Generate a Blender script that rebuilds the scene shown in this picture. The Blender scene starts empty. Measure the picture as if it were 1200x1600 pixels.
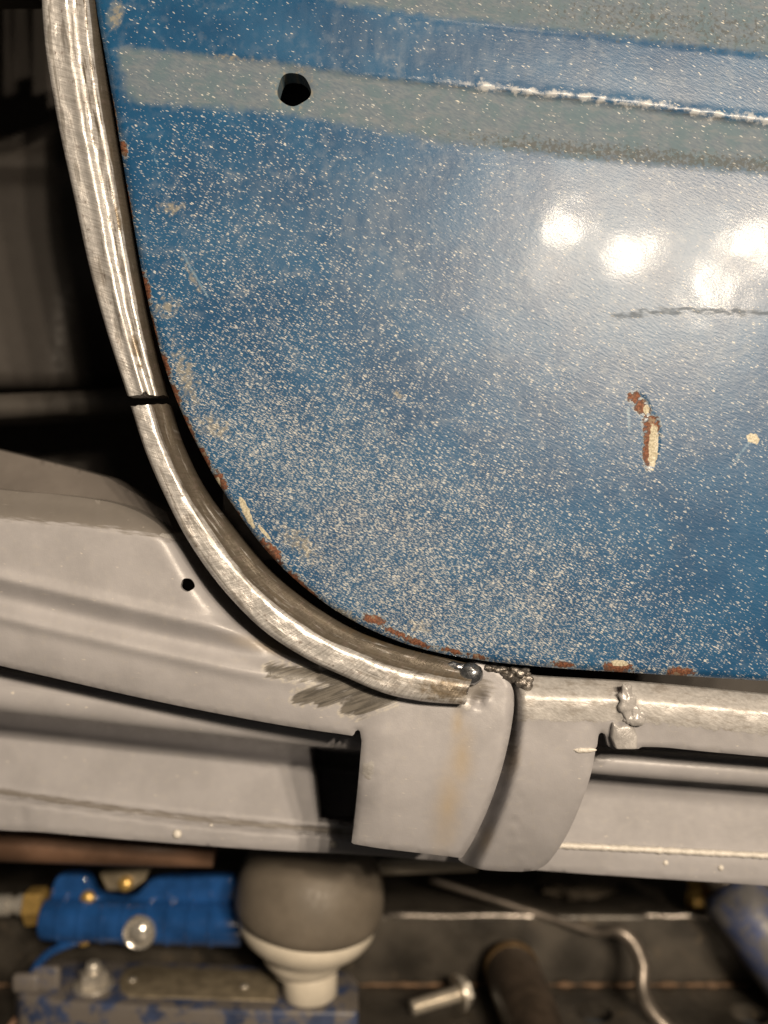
import bpy, bmesh, math, random
import numpy as np
from mathutils import Vector, Matrix, noise as mnoise
from mathutils.geometry import delaunay_2d_cdt

sc = bpy.context.scene
random.seed(7)
R = math.radians

# ------------------------------------------------------------------ camera
D = 0.42            # metres from the lens to the plane of the door skin
S = 0.30e-3         # metres covered by one photo pixel on that plane
ZC = 1.20           # height of the lens above the workshop floor

cam_d = bpy.data.cameras.new('camera')
cam = bpy.data.objects.new('camera', cam_d)
sc.collection.objects.link(cam)
cam.location = (0, -D, ZC)
cam.rotation_euler = (R(90), 0, 0)
cam_d.sensor_fit = 'HORIZONTAL'
cam_d.sensor_width = 36.0
cam_d.lens = 36.0 * D / (1200 * S)
cam_d.clip_start = 0.01
cam_d.clip_end = 50
cam_d.dof.use_dof = True
cam_d.dof.focus_distance = D + 0.004
cam_d.dof.aperture_fstop = 4.2
sc.camera = cam

# ------------------------------------------------------------------ light
w = bpy.data.worlds.new('World')
sc.world = w
w.use_nodes = True
bg = w.node_tree.nodes['Background']
bg.inputs['Color'].default_value = (1.0, 0.90, 0.78, 1)
bg.inputs['Strength'].default_value = 0.035

def lamp(name, loc, power, radius, target, col=(1.0, 0.82, 0.62)):
    d = bpy.data.lights.new(name, 'AREA')
    d.shape = 'DISK'; d.size = radius * 2; d.energy = power; d.color = col
    o = bpy.data.objects.new(name, d)
    sc.collection.objects.link(o)
    o.location = loc
    o.rotation_euler = (Vector(target) - Vector(loc)).to_track_quat('-Z', 'Y').to_euler()
    return o

TGT = (0.02, 0, ZC - 0.05)
# cluster of ceiling bulbs whose mirror image shows in the door
DL = 1.5
for px, py, pw, rad in ((882, 343, 11, .028), (985, 394, 11, .027), (1118, 456, 10.5, .027), (1196, 372, 12, .030), (848, 430, 2.6, .06)):
    f = (D + DL) / D
    lamp('ceiling_bulb', ((px - 600) * S * f, -DL, ZC + (800 - py) * S * f), pw, rad, TGT)
# extra lamp added overhead, out of view, for weak steep light
lamp('extra_overhead_lamp', (0.25, -0.75, ZC + 1.35), 4.0, 0.10, TGT)

sc.view_settings.view_transform = 'Standard'
sc.view_settings.look = 'None'
sc.view_settings.exposure = 0.0
sc.view_settings.gamma = 1.0
sc.render.engine = 'CYCLES'
sc.cycles.use_denoising = True
sc.cycles.max_bounces = 6

# ------------------------------------------------------------------ helpers
def P(px, py, Y=0.0):
    k = S * (D + Y) / D
    return Vector(((px - 600) * k, Y, ZC + (800 - py) * k))

def link(o, parent=None):
    sc.collection.objects.link(o)
    if parent is not None:
        o.parent = parent
    return o

def empty(name, label, cat, group=None):
    o = bpy.data.objects.new(name, None)
    o.empty_display_size = 0.01
    link(o)
    o['label'] = label; o['category'] = cat
    if group: o['group'] = group
    return o

def tag(o, label, cat, group=None):
    o['label'] = label; o['category'] = cat
    if group: o['group'] = group
    return o

def mesh_obj(name, verts, faces, mat, parent=None, smooth=True, angle=None):
    me = bpy.data.meshes.new(name)
    me.from_pydata([tuple(v) for v in verts], [], faces)
    me.update()
    bm = bmesh.new(); bm.from_mesh(me)
    bmesh.ops.recalc_face_normals(bm, faces=bm.faces)
    bm.to_mesh(me); bm.free()
    if smooth:
        me.polygons.foreach_set('use_smooth', [True] * len(me.polygons))
        if angle is not None:
            me.set_sharp_from_angle(angle=R(angle))
    if mat: me.materials.append(mat)
    o = bpy.data.objects.new(name, me)
    link(o, parent)
    return o

def vnoise(x, y, seed=0):
    xi = np.floor(x).astype(np.int64); yi = np.floor(y).astype(np.int64)
    xf = x - xi; yf = y - yi
    u = xf * xf * (3 - 2 * xf); v = yf * yf * (3 - 2 * yf)
    def h(a, b):
        n = (a * 374761393 + b * 668265263 + seed * 1442695041) & 0xffffffff
        n = ((n ^ (n >> 13)) * 1274126177) & 0xffffffff
        n = n ^ (n >> 16)
        return (n & 0xffff) / 65535.0
    return (h(xi, yi) * (1 - u) + h(xi + 1, yi) * u) * (1 - v) + (h(xi, yi + 1) * (1 - u) + h(xi + 1, yi + 1) * u) * v

def fbm(x, y, scale, seed=0, oct=3):
    t = 0; a = 0.5; n = 0
    for i in range(oct):
        t = t + a * vnoise(x / scale * 2 ** i + 13.7 * i, y / scale * 2 ** i + 5.1 * i, seed + i); n += a; a *= 0.5
    return t / n - 0.5

def smooth(pts, n=10, closed=False):
    """Catmull-Rom through the points."""
    p = [np.array(q, float) for q in pts]
    out = []
    L = len(p)
    segs = L if closed else L - 1
    for i in range(segs):
        a = p[(i - 1) % L] if closed or i > 0 else 2 * p[0] - p[1]
        b = p[i]; c = p[(i + 1) % L]
        d = p[(i + 2) % L] if closed or i + 2 < L else 2 * p[-1] - p[-2]
        for k in range(n):
            t = k / n
            out.append(0.5 * ((2 * b) + (-a + c) * t + (2 * a - 5 * b + 4 * c - d) * t * t + (-a + 3 * b - 3 * c + d) * t ** 3))
    if not closed: out.append(p[-1])
    return [tuple(q) for q in out]

def resample(pts, step):
    p = np.array(pts, float)
    d = np.r_[0, np.cumsum(np.hypot(*np.diff(p, axis=0).T))]
    n = max(2, int(round(d[-1] / step)) + 1)
    s = np.linspace(0, d[-1], n)
    return np.c_[np.interp(s, d, p[:, 0]), np.interp(s, d, p[:, 1])]

def seg_dist(x, y, pts):
    best = np.full(x.shape, 1e9)
    for (ax, ay), (bx, by) in zip(pts[:-1], pts[1:]):
        dx, dy = bx - ax, by - ay
        t = np.clip(((x - ax) * dx + (y - ay) * dy) / (dx * dx + dy * dy + 1e-9), 0, 1)
        best = np.minimum(best, np.hypot(x - ax - t * dx, y - ay - t * dy))
    return best

def inside(x, y, poly):
    c = np.zeros(x.shape, bool)
    n = len(poly)
    for i in range(n):
        x1, y1 = poly[i]; x2, y2 = poly[(i + 1) % n]
        if y1 == y2: continue
        k = ((y1 > y) != (y2 > y)) & (x < (x2 - x1) * (y - y1) / (y2 - y1) + x1)
        c ^= k
    return c

def line(pts):
    a = np.array(pts, float)
    return lambda x: np.interp(x, a[:, 0], a[:, 1])

def sstep(a, b, x):
    t = np.clip((x - a) / (b - a), 0, 1)
    return t * t * (3 - 2 * t)

def ell(x, y, items):
    """Largest of 1 - r over ellipses (cx, cy, rx, ry, angle): positive inside."""
    best = np.full(x.shape, -3.0)
    for cx, cy, rx, ry, ang in items:
        c, s_ = math.cos(R(ang)), math.sin(R(ang))
        u = (x - cx) * c + (y - cy) * s_; v = -(x - cx) * s_ + (y - cy) * c
        best = np.maximum(best, 1 - np.hypot(u / rx, v / ry))
    return best

def capsules(x, y, items):
    best = np.full(x.shape, -3.0)
    for pts, r in items:
        best = np.maximum(best, 1 - seg_dist(x, y, pts) / r)
    return best

def set_attr(me, name, vals):
    a = me.attributes.new(name, 'FLOAT', 'POINT')
    a.data.foreach_set('value', np.asarray(vals, np.float32))

def set_flat(me, x, y):
    a = me.attributes.new('flat', 'FLOAT_VECTOR', 'POINT')
    v = np.zeros((len(x), 3), np.float32); v[:, 0] = x / 100; v[:, 1] = -y / 100
    a.data.foreach_set('vector', v.ravel())

def sheet(name, outline, height, mat, parent=None, step=8, edge_step=5, holes=(), rim=0.01, attrs=None, fine=(), hole_rim=0.004):
    """A pressed panel: front surface Y = height(px, py, distance to edge), edges turned back by rim metres."""
    ol = resample(list(outline) + [outline[0]], edge_step)[:-1]
    loops = [ol]
    for cx, cy, rx, ry in holes:
        n = max(24, int(2 * math.pi * max(rx, ry) / 3))
        a = np.linspace(0, 2 * np.pi, n, endpoint=False)
        wob = 1 + 0.04 * np.sin(3 * a + 1) + 0.03 * np.sin(5 * a)
        loops.append(np.c_[cx + rx * wob * np.cos(a), cy + ry * wob * np.sin(a)])
    x0, y0 = ol.min(0); x1, y1 = ol.max(0)
    def lattice(ax, ay, bx, by, st):
        gx, gy = np.meshgrid(np.arange(ax, bx, st), np.arange(ay, by, st * 0.866))
        gx = gx + (np.arange(gx.shape[0])[:, None] % 2) * st * 0.5
        return np.c_[gx.ravel(), gy.ravel()]
    g = lattice(x0, y0, x1, y1, step)
    for ax, ay, bx, by, st in fine:
        keep = ~((g[:, 0] > ax) & (g[:, 0] < bx) & (g[:, 1] > ay) & (g[:, 1] < by))
        g = np.r_[g[keep], lattice(ax, ay, bx, by, st)]
    ok = inside(g[:, 0], g[:, 1], ol)
    dd = seg_dist(g[:, 0], g[:, 1], np.r_[ol, ol[:1]])
    ok &= dd > edge_step * 0.6
    for lp in loops[1:]:
        ok &= ~inside(g[:, 0], g[:, 1], lp)
        ok &= seg_dist(g[:, 0], g[:, 1], np.r_[lp, lp[:1]]) > 1.5
    g = g[ok]
    pts = np.r_[tuple(loops) + (g,)]
    edges = []; o0 = 0
    for lp in loops:
        n = len(lp); edges += [(o0 + i, o0 + (i + 1) % n) for i in range(n)]; o0 += n
    res = delaunay_2d_cdt([Vector((a, b)) for a, b in pts], edges, [], 0, 1e-4)
    V = np.array([(v.x, v.y) for v in res[0]]); F = np.array(res[2])
    c = V[F].mean(1)
    keep = inside(c[:, 0], c[:, 1], ol)
    for lp in loops[1:]:
        keep &= ~inside(c[:, 0], c[:, 1], lp)
    F = F[keep]
    de = seg_dist(V[:, 0], V[:, 1], np.r_[ol, ol[:1]])
    Y = height(V[:, 0], V[:, 1], de)
    k = S * (D + Y) / D
    W = np.c_[(V[:, 0] - 600) * k, Y, ZC + (800 - V[:, 1]) * k]
    a, b, c3 = W[F[:, 0]], W[F[:, 1]], W[F[:, 2]]
    nrm = np.cross(b - a, c3 - a)
    flip = nrm[:, 1] > 0
    F[flip] = F[flip][:, ::-1]
    verts = [tuple(v) for v in W]; faces = [tuple(int(i) for i in f) for f in F]
    X2 = list(V[:, 0]); Y2 = list(V[:, 1])
    # turned-back rim, own vertices so the corner stays crisp; boundary from the mesh itself
    cnt = {}
    for f in faces:
        for i in range(3):
            e = (f[i], f[(i + 1) % 3]); cnt[e] = 1
    mp = {}
    def dup(i, depth):
        if i not in mp:
            n0 = len(verts)
            v = verts[i]
            verts.append(v); verts.append((v[0], v[1] + depth, v[2]))
            X2.extend([X2[i]] * 2); Y2.extend([Y2[i]] * 2)
            mp[i] = n0
        return mp[i]
    hole_box = [(lp.min(0) - 1, lp.max(0) + 1) for lp in loops[1:]]
    for (i, j) in list(cnt):
        if (j, i) not in cnt:
            dep = rim
            for lo, hi in hole_box:
                if lo[0] < X2[i] < hi[0] and lo[1] < Y2[i] < hi[1]: dep = hole_rim
            p, q = dup(i, dep), dup(j, dep)
            faces.append((j if False else q, p, p + 1, q + 1))
    me = bpy.data.meshes.new(name)
    me.from_pydata(verts, [], faces); me.update()
    me.polygons.foreach_set('use_smooth', [True] * len(me.polygons))
    me.materials.append(mat)
    X2 = np.array(X2); Y2 = np.array(Y2)
    set_flat(me, X2, Y2)
    if attrs:
        for n, v in attrs(X2, Y2).items(): set_attr(me, n, v)
    o = bpy.data.objects.new(name, me)
    return link(o, parent)

# ---- solid shapes for the tools
def lathe(prof, n=32):
    """prof: list of (radius, height) about the local Z axis."""
    V = []; F = []
    for r, z in prof:
        for k in range(n):
            a = 2 * math.pi * k / n
            V.append(Vector((r * math.cos(a), r * math.sin(a), z)))
    for i in range(len(prof) - 1):
        for k in range(n):
            F.append((i * n + k, i * n + (k + 1) % n, (i + 1) * n + (k + 1) % n, (i + 1) * n + k))
    F.append(tuple(range(n))); F.append(tuple(range((len(prof) - 1) * n, len(prof) * n)))
    return V, F

def placed(VF, loc, axis=None, rot=None):
    V, F = VF
    M = Matrix.Identity(3)
    if axis is not None:
        M = Vector(axis).to_track_quat('Z', 'Y').to_matrix()
    if rot is not None:
        M = M @ rot
    return [M @ v + Vector(loc) for v in V], F

def tube(pts, rad, n=12):
    pts = [Vector(p) for p in pts]
    V = []; F = []
    up = Vector((0.13, 0.31, 0.94))
    for i, p in enumerate(pts):
        t = (pts[min(i + 1, len(pts) - 1)] - pts[max(i - 1, 0)]).normalized()
        a = t.cross(up).normalized(); b = t.cross(a)
        r = rad[i] if hasattr(rad, '__len__') else rad
        for k in range(n):
            an = 2 * math.pi * k / n
            V.append(p + a * r * math.cos(an) + b * r * math.sin(an))
    for i in range(len(pts) - 1):
        for k in range(n):
            F.append((i * n + k, i * n + (k + 1) % n, (i + 1) * n + (k + 1) % n, (i + 1) * n + k))
    F.append(tuple(range(n))); F.append(tuple(range((len(pts) - 1) * n, len(pts) * n)))
    return V, F

def smooth3(pts, n=8):
    p = [Vector(q) for q in pts]; out = []
    for i in range(len(p) - 1):
        a = p[i - 1] if i > 0 else 2 * p[0] - p[1]; b = p[i]; c = p[i + 1]
        d = p[i + 2] if i + 2 < len(p) else 2 * p[-1] - p[-2]
        for k in range(n):
            t = k / n
            out.append(0.5 * ((2 * b) + (-a + c) * t + (2 * a - 5 * b + 4 * c - d) * t * t + (-a + 3 * b - 3 * c + d) * t ** 3))
    out.append(p[-1]); return out

def bevelled(VF, name, mat, parent, width, seg=3, angle=40):
    me = bpy.data.meshes.new(name)
    me.from_pydata([tuple(v) for v in VF[0]], [], VF[1]); me.update()
    bm = bmesh.new(); bm.from_mesh(me)
    bmesh.ops.recalc_face_normals(bm, faces=bm.faces)
    es = [e for e in bm.edges if len(e.link_faces) == 2 and e.calc_face_angle(0) > R(30)]
    bmesh.ops.bevel(bm, geom=es, offset=width, segments=seg, affect='EDGES', profile=0.5, clamp_overlap=True)
    bm.to_mesh(me); bm.free()
    me.polygons.foreach_set('use_smooth', [True] * len(me.polygons))
    me.set_sharp_from_angle(angle=R(angle))
    me.materials.append(mat)
    return link(bpy.data.objects.new(name, me), parent)

def box(a, b):
    (x0, y0, z0), (x1, y1, z1) = a, b
    V = [Vector(v) for v in ((x0, y0, z0), (x1, y0, z0), (x1, y1, z0), (x0, y1, z0), (x0, y0, z1), (x1, y0, z1), (x1, y1, z1), (x0, y1, z1))]
    return V, [(0, 1, 2, 3), (4, 5, 6, 7), (0, 1, 5, 4), (1, 2, 6, 5), (2, 3, 7, 6), (3, 0, 4, 7)]

def prism(poly, depth):
    """poly: world points of one face, extruded along +Y by depth."""
    n = len(poly)
    V = [Vector(p) for p in poly] + [Vector(p) + Vector((0, depth, 0)) for p in poly]
    F = [tuple(range(n)), tuple(range(n, 2 * n))] + [(i, (i + 1) % n, n + (i + 1) % n, n + i) for i in range(n)]
    return V, F

# ------------------------------------------------------------------ materials
class Mat:
    def __init__(s, name):
        s.m = bpy.data.materials.new(name); s.m.use_nodes = True
        s.nt = s.m.node_tree; s.n = s.nt.nodes; s.l = s.nt.links
        s.b = s.n['Principled BSDF']
    def put(s, sock, v):
        if v is None: return
        if isinstance(v, (int, float)): sock.default_value = v
        elif isinstance(v, (tuple, list)):
            sock.default_value = tuple(v) + ((1,) if len(v) == 3 and sock.type == 'RGBA' else ())
        else: s.l.new(v, sock)
    def math(s, op, a, b=None, clamp=False):
        n = s.n.new('ShaderNodeMath'); n.operation = op; n.use_clamp = clamp
        s.put(n.inputs[0], a); s.put(n.inputs[1], b); return n.outputs[0]
    def mix(s, f, a, b):
        n = s.n.new('ShaderNodeMix'); n.data_type = 'RGBA'
        s.put(n.inputs[0], f); s.put(n.inputs[6], a); s.put(n.inputs[7], b); return n.outputs[2]
    def rng(s, v, a, b, c=0.0, d=1.0, kind='SMOOTHSTEP'):
        n = s.n.new('ShaderNodeMapRange'); n.interpolation_type = kind
        s.put(n.inputs[0], v); s.put(n.inputs[1], a); s.put(n.inputs[2], b); s.put(n.inputs[3], c); s.put(n.inputs[4], d); return n.outputs[0]
    def attr(s, name, vec=False):
        n = s.n.new('ShaderNodeAttribute'); n.attribute_name = name
        return n.outputs['Vector' if vec else 'Fac']
    def obj(s):
        return s.n.new('ShaderNodeTexCoord').outputs['Object']
    def xf(s, v, scale=(1, 1, 1), rotz=0.0, loc=(0, 0, 0)):
        # rotate first, then stretch
        n = s.n.new('ShaderNodeVectorRotate'); n.rotation_type = 'Z_AXIS'; s.put(n.inputs['Vector'], v); n.inputs['Angle'].default_value = rotz
        k = s.n.new('ShaderNodeVectorMath'); k.operation = 'MULTIPLY_ADD'; s.put(k.inputs[0], n.outputs[0]); k.inputs[1].default_value = scale; k.inputs[2].default_value = loc
        return k.outputs[0]
    def add(s, a, b):
        k = s.n.new('ShaderNodeVectorMath'); k.operation = 'ADD'; s.put(k.inputs[0], a); s.put(k.inputs[1], b); return k.outputs[0]
    def scalev(s, a, f):
        k = s.n.new('ShaderNodeVectorMath'); k.operation = 'SCALE'; s.put(k.inputs[0], a); s.put(k.inputs['Scale'], f); return k.outputs[0]
    def noise(s, v, scale, detail=3, rough=0.55, dist=0.0, dim='3D', col=False):
        n = s.n.new('ShaderNodeTexNoise'); n.noise_dimensions = dim
        s.put(n.inputs['Vector'], v); n.inputs['Scale'].default_value = scale; n.inputs['Detail'].default_value = detail
        n.inputs['Roughness'].default_value = rough; n.inputs['Distortion'].default_value = dist
        return n.outputs['Color' if col else 'Fac']
    def voro(s, v, scale=1.0, feat='F1', dim='2D'):
        n = s.n.new('ShaderNodeTexVoronoi'); n.voronoi_dimensions = dim; n.feature = feat
        s.put(n.inputs['Vector'], v); n.inputs['Scale'].default_value = scale; return n.outputs
    def sep(s, c):
        n = s.n.new('ShaderNodeSeparateColor'); s.put(n.inputs[0], c); return n.outputs
    def bump(s, h, strength, dist=0.001, normal=None):
        n = s.n.new('ShaderNodeBump'); n.inputs['Strength'].default_value = strength; n.inputs['Distance'].default_value = dist
        s.put(n.inputs['Height'], h)
        if normal is not None: s.l.new(normal, n.inputs['Normal'])
        return n.outputs[0]
    def out(s, **kw):
        names = dict(col='Base Color', rough='Roughness', metal='Metallic', spec='Specular IOR Level', normal='Normal', coat='Coat Weight', coatr='Coat Roughness')
        for k, v in kw.items(): s.put(s.b.inputs[names[k]], v)
        return s.m

def flecks(M, flat, sx, sy, dens, r0, r1, seed, ang=28):
    """elongated overspray specks; dens = share of the cells that hold one"""
    warp = M.scalev(M.noise(flat, 9 + seed, 2, col=True, dim='2D'), 0.03)
    v = M.xf(M.add(flat, warp), (sx, sy, 1), R(ang), (seed * 3.1, seed * 7.7, 0))
    vo = M.voro(v)
    c = M.sep(vo['Color'])
    r = M.rng(c[1], 0, 1, r0, r1, 'LINEAR')
    d = M.math('SUBTRACT', r, vo['Distance'])
    spot = M.rng(d, 0.0, 0.15)
    on = M.math('LESS_THAN', c[0], dens)
    return M.math('MULTIPLY', M.math('MULTIPLY', spot, on), M.rng(c[2], 0, 1, .40, 1.0, 'LINEAR'))

def door_material():
    M = Mat('weathered_blue_paint')
    fl = M.attr('flat', True)
    band, dens, chip, cream, tan, scr, wht, crack = (M.attr(a) for a in ('band', 'dens', 'chip', 'cream', 'tan', 'scr', 'wht', 'crack'))
    big = M.noise(fl, 0.9, 4, dim='2D'); mid = M.noise(fl, 6, 4, dim='2D'); fine = M.noise(fl, 30, 3, dim='2D')
    streak = M.noise(M.xf(fl, (7, 30, 1), R(28)), 1, 3, dim='2D')
    blue = M.mix(M.rng(big, .3, .7), (0.007, 0.060, 0.152), (0.012, 0.083, 0.192))
    # dusty bloom, plus a faint lamp glare painted in through the mask
    dust = M.math('MULTIPLY', M.rng(mid, .42, .75), M.rng(M.noise(fl, 1.7, 3, dim='2D'), .35, .7, 0.05, .55))
    dust = M.math('MULTIPLY', M.math('ADD', M.math('ADD', dust, M.math('MULTIPLY', dens, .14)), M.math('MULTIPLY', M.attr('haze_glare'), M.rng(M.noise(M.xf(fl, (5, 1.3, 1), R(4)), 1, 4, dim='2D'), .3, .7, .25, 1.0))), M.attr('clean'))
    blue = M.mix(dust, blue, (0.14, 0.19, 0.26))
    # band of flatted grey-green primer
    gb = M.mix(M.rng(streak, .3, .7), (0.115, 0.150, 0.190), (0.160, 0.195, 0.225))
    gb = M.mix(M.rng(M.noise(fl, 2.6, 5, .6, dim='2D'), .40, .66, 0, .7), gb, (0.10, 0.155, 0.185))
    gb = M.mix(M.rng(M.noise(M.xf(fl, (2, 9, 1), R(8)), 1, 5, .65, dim='2D'), .52, .7, 0, .6), gb, (0.185, 0.205, 0.225))
    bm = M.rng(M.math('ADD', band, M.math('MULTIPLY', M.math('SUBTRACT', mid, .5), .5)), .2, .8)
    col = M.mix(M.math('MULTIPLY', bm, .93), blue, gb)
    gr = M.rng(M.math('ADD', M.attr('grit'), M.math('MULTIPLY', M.math('SUBTRACT', M.noise(fl, 13, 5, .7, dim='2D'), .5), 2.6)), .35, .8, 0, .7)
    col = M.mix(gr, col, (0.075, 0.08, 0.078))
    # overspray
    # tan filler stains
    tm = M.rng(M.math('ADD', tan, M.math('MULTIPLY', M.math('SUBTRACT', M.noise(fl, 12, 4, dim='2D'), .5), 2.2)), .15, 1.0, 0, .62)
    col = M.mix(tm, col, (0.33, 0.29, 0.20))
    f1 = flecks(M, fl, 14, 46, M.math('MULTIPLY', dens, .9), .20, .50, 1)
    f2 = flecks(M, fl, 21, 66, M.math('MULTIPLY', dens, .95), .22, .50, 2)
    f3 = flecks(M, fl, 9.5, 32, M.math('MULTIPLY', dens, .36), .14, .34, 3)
    f4 = flecks(M, fl, 7, 21, M.math('ADD', .03, M.math('MULTIPLY', dens, .22)), .12, .28, 4)
    fm = M.math('MAXIMUM', M.math('MAXIMUM', f1, M.math('MULTIPLY', f2, .6)), M.math('MAXIMUM', f3, f4))
    fm = M.math('MULTIPLY', fm, M.rng(mid, .25, .6, .5, .88))
    fcol = M.mix(M.rng(M.noise(fl, 14, 2, dim='2D'), .35, .65), (0.64, 0.66, 0.65), (0.72, 0.69, 0.60))
    col = M.mix(fm, col, fcol)
    # scratches light blue, white, dark
    col = M.mix(M.rng(M.math('ADD', scr, M.math('MULTIPLY', M.math('SUBTRACT', fine, .5), 2.0)), .1, .9, 0, .5), col, (0.22, 0.34, 0.44))
    wm = M.rng(M.math('ADD', wht, M.math('MULTIPLY', M.math('SUBTRACT', M.noise(fl, 5.5, 5, .65, dim='2D'), .5), 3.2)), .2, .9, 0, .7)
    col = M.mix(wm, col, (0.55, 0.56, 0.56))
    wob = M.math('MULTIPLY', M.math('SUBTRACT', M.noise(fl, 14, 3, dim='2D'), .5), 1.3)
    chip = M.math('SUBTRACT', chip, .14)
    cm = M.rng(M.math('ADD', chip, wob), -.03, .22)
    rust = M.mix(M.rng(fine, .35, .65), (0.13, 0.055, 0.034), (0.25, 0.110, 0.065))
    rust = M.mix(M.rng(M.noise(fl, 22, 4, .7, dim='2D'), .52, .68, 0, .8), rust, (0.055, 0.035, 0.026))
    rust = M.mix(M.rng(M.noise(fl, 8, 3, dim='2D'), .58, .7, 0, .6), rust, (0.30, 0.26, 0.19))
    rust = M.mix(M.rng(mid, .55, .7, 0, .6), rust, (0.10, 0.075, 0.06))
    edge = M.math('MULTIPLY', M.rng(M.math('ADD', chip, wob), -.22, -.02), M.math('SUBTRACT', 1.0, cm))
    col = M.mix(M.math('MULTIPLY', edge, .55), col, (0.36, 0.40, 0.40))
    col = M.mix(cm, col, rust)
    chip_shadow = M.math('MULTIPLY', M.rng(M.math('ADD', chip, wob), -.03, .05), M.rng(M.math('ADD', chip, wob), .10, .20, 1, 0))  # dark outline paints the shadow of the chip's edge
    col = M.mix(M.math('MULTIPLY', chip_shadow, .7), col, (0.05, 0.03, 0.025))
    crm = M.rng(M.math('ADD', cream, M.math('MULTIPLY', wob, .6)), .0, .15)
    col = M.mix(crm, col, M.mix(M.rng(fine, .4, .6), (0.38, 0.35, 0.26), (0.56, 0.52, 0.40)))
    ck = M.rng(M.math('ADD', crack, M.math('MULTIPLY', M.math('SUBTRACT', M.noise(M.xf(fl, (5, 14, 1), R(2)), 1, 4, dim='2D'), .5), 2.4)), .1, 1.1, 0, .5)
    col = M.mix(ck, col, (0.11, 0.11, 0.10))
    # relief: dust nibs along the spray direction
    nib = M.noise(M.xf(fl, (9, 30, 1), R(28)), 1, 3, .6, dim='2D')
    h = nib
    h = M.math('SUBTRACT', h, M.math('MULTIPLY', cm, 2.2))
    h = M.math('ADD', h, M.math('MULTIPLY', M.math('MULTIPLY', cm, M.noise(fl, 22, 4, .7, dim='2D')), 2.5))
    nrm = M.bump(h, .14, .0006)
    off = M.math('MAXIMUM', bm, M.math('MAXIMUM', cm, M.math('MAXIMUM', tm, ck)))
    rough = M.math('ADD', M.rng(off, 0, 1, .35, .62), M.math('MULTIPLY', fm, .12))
    spec = M.rng(off, 0, 1, .38, .16)
    coat = M.rng(off, 0, .7, .06, 0)
    m = M.out(col=col, rough=rough, normal=nrm, spec=spec, coat=coat, coatr=.095)
    M.l.new(M.bump(M.math('ADD', M.noise(fl, 26, 3, .6, dim='2D'), M.math('MULTIPLY', nib, .6)), .022, .0006), M.b.inputs['Coat Normal'])
    return m

def primer_material(name='grey_primer', base=(0.350, 0.344, 0.358), rough=.38):
    M = Mat(name)
    fl = M.attr('flat', True)
    bare, stain, dark, sheen = (M.attr(a) for a in ('bare', 'stain', 'dark', 'sheen'))
    n1 = M.noise(fl, 1.3, 4, dim='2D'); n2 = M.noise(fl, 8, 4, dim='2D'); n3 = M.noise(fl, 45, 3, dim='2D')
    col = M.mix(M.rng(n1, .3, .7), tuple(c * .93 for c in base), tuple(c * 1.05 for c in base))
    col = M.mix(M.rng(n2, .55, .8, 0, .25), col, (0.40, 0.38, 0.35))
    st = M.rng(M.math('ADD', stain, M.math('MULTIPLY', M.math('SUBTRACT', n1, .5), .7)), .0, 1.1, 0, .6)
    col = M.mix(st, col, (0.38, 0.29, 0.165))
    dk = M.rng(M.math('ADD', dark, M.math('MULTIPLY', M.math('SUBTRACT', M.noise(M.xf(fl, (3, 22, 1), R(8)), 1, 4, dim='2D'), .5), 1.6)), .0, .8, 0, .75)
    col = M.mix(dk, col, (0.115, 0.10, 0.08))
    # nicks of pale dust
    sp = flecks(M, fl, 3.4, 8.5, .16, .04, .14, 6, 10)
    col = M.mix(sp, col, (0.62, 0.58, 0.52))
    # bare steel
    brush = M.noise(M.xf(fl, (11, 26, 1), R(24)), 1, 4, .6, dim='2D')
    be = M.math('ADD', bare, M.math('MULTIPLY', M.math('SUBTRACT', M.noise(fl, 9, 4, dim='2D'), .5), 1.1))
    bm = M.rng(be, .0, .25)
    steel = M.mix(M.rng(brush, .3, .7), (0.41, 0.40, 0.39), (0.51, 0.50, 0.49))
    steel = M.mix(M.rng(M.noise(M.xf(fl, (3, 9, 1), R(5)), 1, 5, .65, dim='2D'), .50, .70, 0, .6), steel, (0.26, 0.235, 0.21))
    col = M.mix(bm, col, steel)
    # brushed-off dark streaks
    dr = M.attr('strokes')
    sk = M.noise(M.xf(fl, (1.3, 17, 1), R(-20)), 1, 5, .62, dim='2D')
    dm = M.rng(M.math('ADD', dr, M.math('MULTIPLY', M.math('SUBTRACT', sk, .5), 2.2)), .0, .55, 0, .92)
    halo = M.math('MULTIPLY', M.rng(M.math('ADD', dr, M.math('MULTIPLY', M.math('SUBTRACT', sk, .5), 2.0)), -.45, -.1), M.math('SUBTRACT', 1.0, dm))
    col = M.mix(M.math('MULTIPLY', halo, M.rng(n2, .4, .65, .1, .7)), col, (0.50, 0.475, 0.42))
    col = M.mix(dm, col, M.mix(M.rng(sk, .4, .6), (0.060, 0.054, 0.043), (0.14, 0.128, 0.108)))
    h = M.math('ADD', M.math('MULTIPLY', n3, .5), M.math('MULTIPLY', n2, .8))
    h = M.math('ADD', h, M.math('MULTIPLY', brush, M.math('MULTIPLY', bm, 1.5)))
    h = M.math('SUBTRACT', h, M.math('MULTIPLY', sp, .6))
    # hairline scratches and nibs
    sc2 = flecks(M, fl, 1.3, 30, .16, .05, .16, 9, 6)
    col = M.mix(M.math('MULTIPLY', sc2, .5), col, (0.55, 0.52, 0.47))
    nrm = M.bump(h, .16, .0006)
    ro = M.math('ADD', M.rng(n2, .3, .7, rough - .05, rough + .07), M.math('MULTIPLY', bm, .06))
    return M.out(col=col, rough=ro, metal=M.math('MULTIPLY', bm, .25), normal=nrm, spec=.52)

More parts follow.
